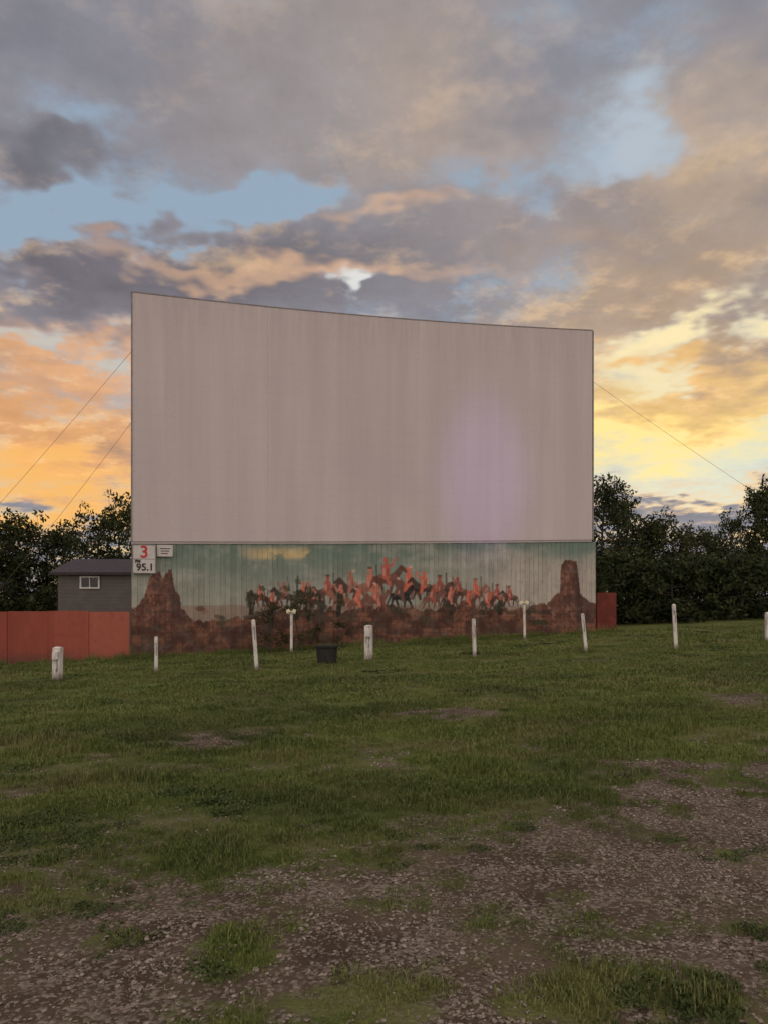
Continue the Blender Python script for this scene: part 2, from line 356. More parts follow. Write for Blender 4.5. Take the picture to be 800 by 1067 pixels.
# gravel
smat,nt,b=newmat('gravel_mat'); gpp=nd(nt,'ShaderNodeNewGeometry').outputs['Position']
sn=NOISE(nt,gpp,38,2,.6)
c=MIX(nt,RAMP(nt,sn,.32,.68),(.095,.073,.054),(.34,.285,.235)); setin(nt,b.inputs['Base Color'],c); b.inputs['Roughness'].default_value=.9; b.inputs['Specular IOR Level'].default_value=.15
rc=bpy.data.collections.new('gravel_stones')
import bmesh
for i in range(5):
    mb=MB()
    for j in range(6):
        bm=bmesh.new(); bmesh.ops.create_icosphere(bm,subdivisions=1,radius=.010*random.uniform(.5,1.35))
        k3=(random.uniform(.8,1.4),random.uniform(.7,1.1),random.uniform(.4,.7)); Rz=Euler((random.uniform(-.3,.3),random.uniform(-.3,.3),random.random()*6.28)).to_matrix()
        a_=random.random()*6.283; r_=.075*math.sqrt(random.random()); off=Vector((r_*math.cos(a_),r_*math.sin(a_),.002))
        vs=[Rz@Vector([v.co[q]*k3[q]*random.uniform(.78,1.15) for q in range(3)])+off for v in bm.verts]
        mb.add(vs,[tuple(v.index for v in f.verts) for f in bm.faces]); bm.free()
    rc.objects.link(mb.build('stones%d'%i,[smat],link=False))
PP=[];SS=[]
for (y0,y1,dn,a0,a1) in [(1.6,6,290,.5,1.25),(6,12,90,.8,1.6),(12,22,10,1.,1.8)]:
    wmax=.62*y1+2; n=int((y1-y0)*2*wmax*dn); x=rng.uniform(-wmax,wmax,n); y=rng.uniform(y0,y1,n)
    k=np.abs(x)<.62*y+1.8; x=x[k];y=y[k]
    m=gmask(x,y); dd=fbm(x*1.9+29,y*1.9+72,4)
    k=rng.random(len(x))<((1-m)**1.3)*(.2+.8*sstep(.38,.58,dd))+.01; x=x[k];y=y[k]
    s=a0+(a1-a0)*rng.random(len(x))**2
    PP.append(np.stack([x,y,H(x,y)+.001*s],1)); SS.append(np.stack([s,s,s],1))
PP=np.concatenate(PP);SS=np.concatenate(SS)
RR=np.stack([np.zeros(len(PP)),np.zeros(len(PP)),rng.uniform(0,6.28,len(PP))],1)
scatter('gravel',PP,RR,SS,rng.integers(0,5,len(PP)),rc); print('gravel',len(PP))
# ================================================================== SCREEN
wp=np.polyfit([-9.2,-2.25,1.96,8.87],[28,30.5,31.4,33],2)
def wy(x): return float(np.polyval(wp,x))
def wn_(x):
    s=float(np.polyval(np.polyder(wp),x)); n=Vector((s,-1,0)).normalized(); return n
def ztop(x): return 12.83+(x+9.2)/18.07*.33
def zbot(x): return 3.735+(x+9.2)/18.07*.45
XL,XR=-9.2,8.93
def curved(name,xa,xb,zf0,zf1,off,th,nx,nz,mat,parent):
    xs=np.linspace(xa,xb,nx+1); vs=[];uv=[];s=0;px=None
    arc=[]
    for x in xs:
        p=(x,wy(x)); s+=0 if px is None else math.hypot(p[0]-px[0],p[1]-px[1]); px=p; arc.append(s)
    for side in(0,1):
        for j in range(nz+1):
            for i,x in enumerate(xs):
                n=wn_(x); o=off-(th if side else 0); z0,z1=zf0(x),zf1(x); z=z0+(z1-z0)*j/nz
                vs.append((x+n.x*o,wy(x)+n.y*o,z)); uv.append((arc[i],z))
    N=(nx+1)*(nz+1); fs=[]
    idx=lambda i,j,s:s*N+j*(nx+1)+i
    for j in range(nz):
        for i in range(nx):
            fs.append((idx(i,j,0),idx(i+1,j,0),idx(i+1,j+1,0),idx(i,j+1,0)))
            fs.append((idx(i,j,1),idx(i,j+1,1),idx(i+1,j+1,1),idx(i+1,j,1)))
    for i in range(nx):
        fs.append((idx(i,nz,0),idx(i+1,nz,0),idx(i+1,nz,1),idx(i,nz,1))); fs.append((idx(i,0,0),idx(i,0,1),idx(i+1,0,1),idx(i+1,0,0)))
    for j in range(nz):
        fs.append((idx(0,j,0),idx(0,j+1,0),idx(0,j+1,1),idx(0,j,1))); fs.append((idx(nx,j,0),idx(nx,j,1),idx(nx,j+1,1),idx(nx,j+1,0)))
    me=bpy.data.meshes.new(name); me.from_pydata(vs,[],fs); ul=me.uv_layers.new(name='UVMap')
    li=np.zeros(len(me.loops),np.int32); me.loops.foreach_get('vertex_index',li)
    ul.data.foreach_set('uv',np.array(uv,np.float32)[li].ravel())
    me.materials.append(mat); ob=bpy.data.objects.new(name,me); COL.objects.link(ob); ob.parent=parent
    return ob,vs
smt,nt,b=newmat('screen_paint')
uv=COORD(nt,'UV'); su=nd(nt,'ShaderNodeSeparateXYZ'); nt.links.new(uv,su.inputs[0]); U,Vv=su.outputs[0],su.outputs[1]
st=NOISE(nt,MAPV(nt,uv,scale=(1.1,.07,1)),1.0,4,.5)
st2=NOISE(nt,MAPV(nt,uv,scale=(7,.35,1)),1.0,4,.6)
blot=NOISE(nt,uv,.22,4,.5)
c=MIX(nt,RAMP(nt,st,.3,.7),(.585,.520,.512),(.655,.588,.580))
c=MIX(nt,MA(nt,'MULTIPLY',RAMP(nt,st2,.42,.8),.15),c,(.46,.41,.40))
c=MIX(nt,MA(nt,'MULTIPLY',RAMP(nt,blot,.4,.7),.5),c,(.56,.50,.505))
fu=MA(nt,'FRACT',MA(nt,'DIVIDE',U,1.22)); seam=MA(nt,'LESS_THAN',fu,.012)
fu2=MA(nt,'FRACT',MA(nt,'DIVIDE',U,.3)); seam2=MA(nt,'LESS_THAN',fu2,.06)
fv=MA(nt,'FRACT',MA(nt,'DIVIDE',Vv,.6)); seamh=MA(nt,'LESS_THAN',fv,.04)
seamb=MA(nt,'LESS_THAN',MA(nt,'ABSOLUTE',MA(nt,'SUBTRACT',U,5.0)),.018)
sm=MA(nt,'ADD',MA(nt,'ADD',MA(nt,'MULTIPLY',seam,.09),MA(nt,'MULTIPLY',seamb,.18)),MA(nt,'ADD',MA(nt,'MULTIPLY',seamh,.09),MA(nt,'MULTIPLY',seam2,.06)))
c=MIX(nt,sm,c,(.24,.21,.21))
du=MA(nt,'SUBTRACT',MA(nt,'FRACT',MA(nt,'DIVIDE',MA(nt,'ADD',U,.10),1.22)),.16); dv=MA(nt,'SUBTRACT',MA(nt,'FRACT',MA(nt,'DIVIDE',Vv,.6)),.5)
dd_=MA(nt,'SQRT',MA(nt,'ADD',MA(nt,'POWER',MA(nt,'MULTIPLY',du,1.22),2.0),MA(nt,'POWER',MA(nt,'MULTIPLY',dv,.6),2.0)))
c=MIX(nt,MA(nt,'MULTIPLY',MA(nt,'LESS_THAN',dd_,.022),.3),c,(.2,.17,.16))
tp=MA(nt,'MULTIPLY',RAMP(nt,Vv,10.6,13.1),RAMP(nt,NOISE(nt,MAPV(nt,uv,scale=(5,.4,1)),1.3,4,.6),.3,.65))
c=MIX(nt,MA(nt,'MULTIPLY',tp,.22),c,(.36,.33,.31))
setin(nt,b.inputs['Base Color'],c); b.inputs['Roughness'].default_value=.75; b.inputs['Specular IOR Level'].default_value=.15
BUMP(nt,b,MA(nt,'SINE',MA(nt,'MULTIPLY',U,2*math.pi/.15)),.07,.01)
trim=simple('steel_trim',(.20,.18,.175),(.32,.29,.28),4,.7)
scr=empty('drive_in_movie_screen')
curved('projection_surface',XL,XR,zbot,ztop,0.0,.06,60,1,smt,scr)
curved('top_trim',XL-.02,XR+.02,lambda x:ztop(x)+.003,lambda x:ztop(x)+.04,.012,.18,60,1,trim,scr)
curved('bottom_trim',XL,XR,lambda x:zbot(x)-.083,lambda x:zbot(x)-.003,-.05,.08,60,1,smt,scr)
for x,nm in((XL-.025,'edge_trim_a'),(XR+.025,'edge_trim_b')):
    mb=MB(); n=wn_(x); mb.box((x,wy(x)-n.y*.1,(zbot(x)+ztop(x))/2),(.04,.22,ztop(x)-zbot(x)-.01),0,(0,0,math.atan2(n.x,-n.y))); mb.build(nm,[trim],scr)
mb=MB()
for x in np.linspace(XL+.4,XR-.4,8):
    y=wy(x)+.55; g=hz(x,y)
    mb.box((x,y,(g+ztop(x)-.2)/2-.1),(.2,.3,ztop(x)-g),0)
    mb.tube([(x,y+.1,10.5),(x,y+5.5,hz(x,y+5.5)-.1)],[.1,.1],6,0)
    mb.tube([(x,y+.1,6),(x,y+3,hz(x,y+3)+4.3)],[.06,.06],6,0)
for z in np.arange(1,12.6,1.15):
    pts=[(x,wy(x)+.32,z) for x in np.linspace(XL+.1,XR-.1,24)]; mb.tube(pts,[.06]*24,4,0)
mb.build('support_frame',[trim],scr)
wire=simple('wire_steel',(.12,.11,.10),(.18,.17,.16),8,.5)
for i,(p0,p1) in enumerate([((-9.25,28.15,10.7),(-21.,30.)),((-9.25,28.15,8.1),(-17.6,30.)),((9.0,33.1,11.0),(25.,34.)),]):
    z1=hz(*p1); pts=[]
    for k in range(13):
        t=k/12; pts.append((p0[0]+(p1[0]-p0[0])*t,p0[1]+(p1[1]-p0[1])*t,p0[2]+(z1-p0[2])*t-.35*4*t*(1-t)*.6))
    mb=MB(); mb.tube(pts,[.0065]*13,5,0); mb.box((p1[0],p1[1],z1+.05),(.25,.25,.3),0); mb.build('guy_wire',[wire])
# ---- mural wall
MXL,MXR=-9.2,9.13
NU,NV=760,160
xs_=np.linspace(MXL,MXR,NU+1)
murmat,nt,b=newmat('mural_paint')
ac=nd(nt,'ShaderNodeAttribute',attribute_name='paint').outputs['Color']
uv=COORD(nt,'UV'); su=nd(nt,'ShaderNodeSeparateXYZ'); nt.links.new(uv,su.inputs[0]); U=su.outputs[0]
plank=MA(nt,'FLOOR',MA(nt,'DIVIDE',U,.20)); wn2=nd(nt,'ShaderNodeTexWhiteNoise',noise_dimensions='1D'); setin(nt,wn2.inputs['W'],plank)
k=MA(nt,'ADD',.87,MA(nt,'MULTIPLY',wn2.outputs['Value'],.22))
sv=nd(nt,'ShaderNodeVectorMath',operation='SCALE'); setin(nt,sv.inputs[0],ac); setin(nt,sv.inputs['Scale'],k)
gap=MA(nt,'LESS_THAN',MA(nt,'FRACT',MA(nt,'DIVIDE',U,.20)),.12)
gapn=RAMP(nt,NOISE(nt,uv,.9,4,.6),.35,.65,.12,.55)
wear=RAMP(nt,NOISE(nt,MAPV(nt,uv,scale=(6,.8,1)),1.5,6,.65),.45,.70)
wear2=RAMP(nt,NOISE(nt,uv,2.6,6,.72),.52,.64)
wear3=RAMP(nt,NOISE(nt,MAPV(nt,uv,loc=(7,3,0)),1.1,6,.7),.50,.66)
c=MIX(nt,MA(nt,'MULTIPLY',gap,gapn),sv.outputs[0],(.03,.03,.028))
c=MIX(nt,MA(nt,'MULTIPLY',wear,.26),c,(.13,.115,.10))
c=MIX(nt,MA(nt,'MULTIPLY',wear2,.26),c,(.20,.19,.165))
c=MIX(nt,MA(nt,'MULTIPLY',wear3,.22),c,(.14,.155,.125))
setin(nt,b.inputs['Base Color'],c); b.inputs['Roughness'].default_value=.8; b.inputs['Specular IOR Level'].default_value=.15
BUMP(nt,b,MA(nt,'SINE',MA(nt,'MULTIPLY',U,2*math.pi/.2)),.22,.02)
arc=0
ncol=[]
for i,x in enumerate(xs_):
    if i: arc+=math.hypot(x-xs_[i-1],wy(x)-wy(xs_[i-1]))
    ncol.append((arc,wn_(x),wy(x),hz(x,wy(x))-.25,zbot(x)-.09))
V=np.zeros((NV+1,NU+1,3)); UVc=np.zeros((NV+1,NU+1,2)); tt=np.linspace(0,1,NV+1)
for i,x in enumerate(xs_):
    a_,n,yy,z0,z1=ncol[i]; V[:,i,0]=x-n.x*.10; V[:,i,1]=yy-n.y*.10; V[:,i,2]=z0+(z1-z0)*tt; UVc[:,i,0]=a_; UVc[:,i,1]=V[:,i,2]
MXp=400+800*V[...,0]/V[...,1]; MYp=625-800*(V[...,2]-CZ)/V[...,1]
C=np.zeros(MXp.shape+(3,))
def L3(c): return np.array(lin(c))
nA=fbm(MXp*.02,MYp*.05,4); nB=fbm(MXp*.09+40,MYp*.12,4); nC=fbm(MXp*.35+9,MYp*.35,3)
top=L3((92,108,99)); bot=L3((128,129,118)); pale=L3((148,139,131))
t=sstep(566,640,MYp+25*(nA-.5))[...,None]; C[:]=top*(1-t)+bot*t
t=(sstep(430,560,MXp+60*(nA-.5))*sstep(566,590,MYp+30*(nA-.5)))[...,None]*.75; C[:]=C*(1-t)+pale*t
t=(sstep(.50,.72,nA*.6+nB*.4)*.4)[...,None]; C[:]=C*(1-t)+L3((146,146,136))*t
t=(sstep(.50,.62,nA+.5*(nB-.5))*sstep(9,2,np.abs(MYp-576-6*(nA-.5)))*sstep(240,280,MXp)*sstep(360,310,MXp))[...,None]*.75; C[:]=C*(1-t)+L3((178,158,112))*t
def paint(m,c,a=1.0):
    m=(np.clip(m,0,1)*a)[...,None]; C[:]=C*(1-m)+L3(c)*m
JC=[.9]
def ell(x,y,rx,ry,rot=0,jit=.3):
    c_,s_=math.cos(rot),math.sin(rot); dx=MXp-x; dy=MYp-y; u=(dx*c_+dy*s_)/rx; v=(-dx*s_+dy*c_)/ry
    return sstep(1.15,.85,np.sqrt(u*u+v*v)+jit*(nC-.5))
def cap(x0,y0,x1,y1,r0,r1):
    dx,dy=x1-x0,y1-y0; t=np.clip(((MXp-x0)*dx+(MYp-y0)*dy)/(dx*dx+dy*dy+1e-6),0,1)
    d=np.hypot(MXp-x0-dx*t,MYp-y0-dy*t)+JC[0]*(nC-.5); r=r0+(r1-r0)*t; return sstep(.45,-.4,d-r)
yd=634-7*fbm(MXp*.03+4,MXp*0+1,3); paint(sstep(-1,1,MYp-yd),(112,88,76),.6)
yg=np.interp(MXp,[137,150,190,210,255,300,380,460,540,570,590,619],[634,632,640,646,643,638,634,634,633,632,629,630])+13*(fbm(MXp*.11,MXp*0+7,4)-.5)
E=sstep(-1,1,MYp-yg)
paint(E,(84,56,45))
paint(E*sstep(.5,.62,nB),(116,80,62),.65); paint(E*sstep(.5,.38,nB),(50,36,32),.6); paint(E*sstep(.52,.65,nC),(60,44,37),.55)
row=np.floor(MYp/5.5); bx_=MXp/9.+row*.5+nC*.6; fr=np.abs((bx_%1)-.5); fy_=np.abs(((MYp+nC*2)/5.5)%1-.5)
paint(E*np.maximum(sstep(.42,.47,fr),sstep(.38,.46,fy_)),(46,34,30),.42)
paint(E*sstep(655,690,MYp+24*(nA-.5)),(60,45,38),.7)
def butte(px,w0):
    xs0,ys0=zip(*px); top_=np.interp(MXp,xs0,ys0)+6*(fbm(MXp*.4,MXp*0+2,3)-.5); ins=(MXp>xs0[0])&(MXp<xs0[-1])
    m=sstep(-.7,.7,MYp-top_-2.5*(nC-.5))*ins*sstep(652,646,MYp)
    paint(m,(90,60,50)); paint(m*sstep(.5,.6,fbm(MXp*.25,MYp*.12+3,4)),(122,88,74),.65); paint(m*sstep(.5,.4,nC),(54,40,38),.6)
    paint(m*np.maximum(sstep(.42,.47,fr),sstep(.38,.46,fy_)),(48,36,32),.35); paint(m*sstep(w0-1,w0+5,MXp),(54,40,38),.7)
butte([(137,640),(143,632),(150,622),(153,614),(156,601),(163,597),(165,594),(170,602),(174,594),(179,594),(182,612),(188,622),(189,632),(200,645)],176)
butte([(562,640),(570,628),(579,620),(583,615),(584,587),(589,583),(600,584),(602,600),(604,618),(610,625),(619,630)],596)
rr=random.Random(4)
def rider(x,yh,s,flip,col,hcol,arm):
    f=-1 if flip else 1; base=yh+28*s
    stride=rr.uniform(-1.5,1.5)
    for (lx,k) in((-7,-3),(-4.5,2),(5,-2),(7.5,3.5)):
        k=k+stride
        paint(cap(x+f*lx*s,base-9*s,x+f*(lx+k*.6)*s,base-4.5*s,1.7*s,1.1*s),hcol,.92)
        paint(cap(x+f*(lx+k*.6)*s,base-4.5*s,x+f*(lx+k)*s,base,1.1*s,.8*s),hcol,.92)
    paint(ell(x-f*4*s,base-11.5*s,5.5*s,4.2*s),hcol,.92); paint(ell(x+f*3*s,base-11.5*s,6*s,4.4*s),hcol,.92)
    paint(cap(x+f*7*s,base-14*s,x+f*12*s,base-20.5*s,3.1*s,2.0*s),hcol,.92); paint(cap(x+f*12*s,base-21*s,x+f*16.5*s,base-17.5*s,2.0*s,1.2*s),hcol,.92)
    paint(cap(x-f*9*s,base-13*s,x-f*12.5*s,base-5*s,1.4*s,.9*s),hcol,.85)
    paint(ell(x-f*1*s,base-14*s,5*s,1.5*s),(146,108,88),.4)
    paint(cap(x+f*.5*s,base-15*s,x+f*3*s,base-7*s,2.0*s,1.4*s),col)
    ln_=rr.uniform(-1.0,2.0)*f*s
    paint(cap(x+ln_,yh+7*s,x,base-14*s,3.3*s,2.8*s),col); paint(cap(x+ln_,yh+5*s,x+ln_*1.1,yh+2*s,1.2*s,1.2*s),col); paint(ell(x+ln_*1.2,yh+1.2*s,2.1*s,2.5*s),col)
    paint(cap(x+1.7*s+ln_*.5,yh+8*s,x+1.6*s,base-15*s,.8*s,1.0*s),(84,54,46),.5)
    paint(cap(x-1.7*s+ln_*.5,yh+8*s,x-1.6*s,base-15*s,.8*s,1.0*s),(182,132,112),.5)
    if arm==1: paint(cap(x+ln_,yh+7*s,x+f*5*s,yh+5*s,1.3*s,1.0*s),col); paint(cap(x+f*5*s,yh+5*s,x+f*8*s,yh-1*s,1.0*s,.8*s),col)
    elif arm==2:
        paint(cap(x,yh+7*s,x+f*6*s,yh+11*s,1.4*s,1*s),col); paint(cap(x+f*6*s,yh-4*s,x+f*6.5*s,yh+20*s,.6*s,.6*s),(60,44,38),.8)
    else: paint(cap(x,yh+7*s,x-f*5*s,yh+12*s,1.5*s,1.1*s),col)
    if arm==0: paint(ell(x-f*2*s,yh-1*s,2.2*s,1.1*s,f*.5),(176,152,132),.7)
    elif arm==2: paint(ell(x+ln_,yh-1.2*s,2.6*s,1.1*s),(70,50,42),.8)
reds=[(146,82,70),(156,94,80),(134,74,64),(162,102,86),(138,94,80),(168,90,72)]; browns=[(82,54,46),(100,64,54),(64,48,43),(122,82,68),(56,42,38)]
for (x,y,s) in [(272,612,.75),(297,606,.85),(318,608,.85),(341,600,1.0),(367,597,1.05),(384,592,1.15),(403,583,1.3),(425,592,1.15),(441,597,1.0),(459,600,1.0),(477,603,.9),(497,605,.85),(517,609,.75),(533,613,.7),(284,618,.7),(330,613,.85),(355,611,.9),(393,608,1.0),(450,609,.85),(487,614,.75),(467,612,.8),(507,616,.7),(374,613,.85)]:
    rider(x+rr.uniform(-1.5,1.5),y+rr.uniform(-1.5,1.5),s,rr.random()<.4,rr.choice(reds),rr.choice(browns),rr.randint(0,2))
rider(417,604,1.05,False,(92,66,58),(34,30,30),0)
JC[0]=1.6
for (x,y,h) in [(283,652,42),(309,644,46),(352,642,26),(262,640,24),(470,640,12),(520,640,14),(335,640,20),(322,646,34)]:
    for k in range(9):
        a_=rr.uniform(-1,1); ln=h*rr.uniform(.45,1); paint(cap(x+rr.uniform(-2,2),y,x+a_*ln*.35,y-ln,.9,.4),(40,36,28),.85)
        paint(ell(x+a_*ln*.38,y-ln*rr.uniform(.7,1),3.5,2.6,rr.random(),1.4),(44,44,30),.7)
for k in range(44):
    x=rr.uniform(205,575); paint(ell(x,rr.uniform(634,650),rr.uniform(3,9),rr.uniform(1.5,4),0,1.3),rr.choice([(52,42,34),(62,50,38),(116,84,68),(74,52,44),(46,46,32)]),.7)
C=np.clip(C*1.85,0,.8)
I=(np.arange(NV)[:,None]*(NU+1)+np.arange(NU)[None,:]).ravel(); F=np.stack([I,I+1,I+2+NU,I+1+NU],1)
me=npmesh('mural_wall',V.reshape(-1,3),F,[murmat],False)
ul=me.uv_layers.new(name='UVMap'); li=np.zeros(len(me.loops),np.int32); me.loops.foreach_get('vertex_index',li); ul.data.foreach_set('uv',UVc.reshape(-1,2)[li].astype(np.float32).ravel())
ca_=me.attributes.new('paint','FLOAT_COLOR','POINT'); ca_.data.foreach_set('color',np.concatenate([C.reshape(-1,3),np.ones((C.shape[0]*C.shape[1],1))],1).astype(np.float32).ravel())
mo=bpy.data.objects.new('mural_wall',me); COL.objects.link(mo)
mo.modifiers.new('s','SOLIDIFY').thickness=.05; mo.modifiers['s'].offset=-1
# ================================================================== SIGNS
signw=simple('sign_white',(.56,.53,.50),(.66,.63,.60),5,.5,.05)
red=simple('sign_red',(.50,.03,.03),(.6,.05,.04),5,.5,.05); blk=simple('sign_black',(.02,.02,.02),(.03,.03,.03),5,.5,.05)
def text(s,size,loc,mat,parent,name):
    cu=bpy.data.curves.new(name,'FONT'); cu.body=s; cu.size=size; cu.extrude=.004; cu.align_x='CENTER'; cu.align_y='CENTER'; cu.offset=.008
    o=bpy.data.objects.new(name,cu); o.location=loc; o.rotation_euler=(math.radians(90),0,0); cu.materials.append(mat); COL.objects.link(o); o.parent=parent
def wallpos(px,py,off):
    x=-9
    for _ in range(20): x=(px-400)/800.*wy(x)
    n=wn_(x); return (x+n.x*off,wy(x)+n.y*off,CZ+(625-py)/800.*wy(x)), math.atan2(n.x,-n.y)
p,a_=wallpos(150.5,582.5,.06); sg=empty('screen_number_sign',p); sg.rotation_euler=(0,0,a_*.6)
mb=MB(); mb.box((0,0,0),(.82,.03,1.06)); mb.box((0,-.017,.0),(.80,.008,.02),1)
for sx1 in(-.40,.40): mb.box((sx1,-.02,0),(.025,.02,1.05),1)
for sz1 in(-.52,.52): mb.box((0,-.0201,sz1),(.775,.0195,.025),1)
mb.build('board',[signw,trim],sg)
text('3',.62,(.0,-.024,.24),red,sg,'number'); text('FM',.15,(-.22,-.024,-.09),blk,sg,'band'); text('95.1',.36,(0.03,-.024,-.31),blk,sg,'frequency')
p,a_=wallpos(172,574,.05); sg=empty('notice_sign',p); sg.rotation_euler=(0,0,a_*.6)
mb=MB(); mb.box((0,0,0),(.56,.03,.42)); 
for k in range(3): mb.box((rr.uniform(-.02,.02),-.0175,.08-.09*k),(.36-.06*k,.004,.03),1)
mb.build('board',[signw,blk],sg)
# ================================================================== FENCES
fmat,nt,b=newmat('red_fence_paint')
oc=COORD(nt,'Object'); f=NOISE(nt,MAPV(nt,oc,scale=(1.5,1,.5)),1.2,6,.6)
sepx=nd(nt,'ShaderNodeSeparateXYZ'); nt.links.new(oc,sepx.inputs[0])
pid=MA(nt,'FLOOR',MA(nt,'DIVIDE',sepx.outputs[0],1.5)); 
wn3=nd(nt,'ShaderNodeTexWhiteNoise',noise_dimensions='1D'); setin(nt,wn3.inputs['W'],pid)
c=MIX(nt,RAMP(nt,f,.3,.7),(.22,.038,.024),(.30,.060,.036))
c=MIX(nt,MA(nt,'MULTIPLY',wn3.outputs['Value'],.45),c,(.42,.115,.070))
c=MIX(nt,MA(nt,'MULTIPLY',RAMP(nt,sepx.outputs[0],-10.9,-10.5),.5),c,(.44,.135,.085))
c=MIX(nt,MA(nt,'MULTIPLY',RAMP(nt,NOISE(nt,oc,5,5,.7),.50,.7),.4),c,(.12,.05,.04))
c=MIX(nt,MA(nt,'MULTIPLY',RAMP(nt,MA(nt,'ADD',sepx.outputs[2],MA(nt,'MULTIPLY',NOISE(nt,oc,3,4,.6),.6)),.15,-.45),.6),c,(.07,.045,.035))
setin(nt,b.inputs['Base Color'],c); b.inputs['Roughness'].default_value=.75; BUMP(nt,b,MA(nt,'SINE',MA(nt,'MULTIPLY',sepx.outputs[0],2*math.pi/.15)),.25,.015)
def fence(x0,y0,x1,y1,h,pan,mat):
    L=math.hypot(x1-x0,y1-y0); n=max(1,round(L/pan)); a_=math.atan2(y1-y0,x1-x0); mb=MB()
    for i in range(n):
        t=(i+.5)/n; x=x0+(x1-x0)*t; y=y0+(y1-y0)*t; g=hz(x,y)
        z1=h(x); dz=rr.uniform(-.03,.02)
        mb.box((x,y+(i%2)*.012,(g-.2+z1+dz)/2),(L/n-.012,.03,z1+dz-g+.2),0,(0,rr.uniform(-.004,.004),a_))
        mb.box((x0+(x1-x0)*i/n,y0+(y1-y0)*i/n+.08,(g-.2+z1)/2),(.09,.09,z1-g+.1),0,(0,0,a_))
    mb.box(((x0+x1)/2,(y0+y1)/2+.05,h((x0+x1)/2)-.25),(L,.04,.09),0,(0,0,a_))
    return mb.build('red_fence',[mat])
fence(-36,28.05,-9.27,28.02,lambda x:1.19,1.5,fmat)
fmat2=simple('dark_red_paint',(.12,.026,.020),(.20,.046,.032),2.5,.8,.2)
fence(9.2,33.25,10.15,33.6,lambda x:1.93-.05*(x-9.2),.5,fmat2)
# ================================================================== HOUSE
sid,nt,b=newmat('siding'); oc=COORD(nt,'Object'); sz=nd(nt,'ShaderNodeSeparateXYZ'); nt.links.new(oc,sz.inputs[0])
c=MIX(nt,RAMP(nt,NOISE(nt,oc,1.5,4,.6),.3,.7),(.105,.092,.085),(.14,.122,.112)); ln=MA(nt,'FRACT',MA(nt,'DIVIDE',sz.outputs[2],.2))
c=MIX(nt,MA(nt,'MULTIPLY',MA(nt,'LESS_THAN',ln,.12),.5),c,(.04,.035,.035)); setin(nt,b.inputs['Base Color'],c); BUMP(nt,b,ln,.4,.02)
roofm=simple('shingles',(.05,.040,.048),(.075,.064,.070),6,.9,.5); whitet=simple('white_trim',(.6,.6,.58),(.72,.72,.7),5,.6,.05)
glass,nt,b=newmat('window_glass'); b.inputs['Base Color'].default_value=(.02,.025,.03,1); b.inputs['Roughness'].default_value=.12
hx,hy=-13.7,42; g=hz(hx,hy); he=empty('grey_house',(hx,hy,g))
ez=3.02-g; rz=3.85-g; Wd,Dp=8.2,6
mb=MB(); mb.box((0,Dp/2,ez/2-.1),(Wd,Dp,ez+.2))
for sx1 in(-Wd/2+.001,Wd/2-.001): mb.add([(sx1,0.02,ez),(sx1,Dp-.02,ez),(sx1,Dp/2,rz-.05)],[(0,1,2)])
mb.build('walls',[sid],he)
mb=MB(); o=.35
for s_ in(0,1):
    ya,yb=(-o,Dp/2) if s_==0 else (Dp+o,Dp/2); za=ez-.06
    vs=[(-Wd/2-o,ya,za),(Wd/2+o,ya,za),(Wd/2+o,yb,rz),(-Wd/2-o,yb,rz)]; vs+=[(a,b_,c_+.14) for a,b_,c_ in vs]
    mb.add(vs,[(0,1,2,3),(4,5,6,7),(0,1,5,4),(1,2,6,5),(2,3,7,6),(3,0,4,7)])
mb.build('roof',[roofm],he)
mb=MB(); wx,wz=-2.35,2.55-g
mb.box((wx,-.01,wz),(.94,.03,.5),1)
for dx,dz,wd,ht in((-.5,0,.09,.68),(.5,0,.09,.68),(0,.30,.91,.08),(0,-.30,.91,.08),(0,0,.05,.52)): mb.box((wx+dx,-.05,wz+dz),(wd,.06,ht),0)
mb.build('window',[whitet,glass],he)
mb=MB(); mb.box((1.2,-.03,1.02),(.95,.05,2.04)); mb.box((1.2,-.06,1.5),(.5,.02,.6),1); mb.box((1.55,-.09,1.0),(.05,.05,.05)); mb.build('door',[whitet,glass],he)
# ================================================================== POSTS
pw,nt,b=newmat('weathered_white_paint'); oc=COORD(nt,'Object'); sz=nd(nt,'ShaderNodeSeparateXYZ'); nt.links.new(oc,sz.inputs[0])
c=MIX(nt,RAMP(nt,NOISE(nt,MAPV(nt,oc,scale=(3,3,.8)),4,6,.65),.42,.68),(.72,.69,.64),(.36,.32,.27))
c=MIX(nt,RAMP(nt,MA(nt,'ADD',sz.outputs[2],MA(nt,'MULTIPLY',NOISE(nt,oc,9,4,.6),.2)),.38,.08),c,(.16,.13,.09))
setin(nt,b.inputs['Base Color'],c); b.inputs['Roughness'].default_value=.7; BUMP(nt,b,NOISE(nt,MAPV(nt,oc,scale=(8,8,1)),6,4,.6),.4,.01)
cream=simple('speaker_cream',(.84,.76,.46),(.9,.84,.60),6,.45,.05); drk=simple('dark_metal',(.018,.018,.018),(.035,.033,.03),6,.5,.1)
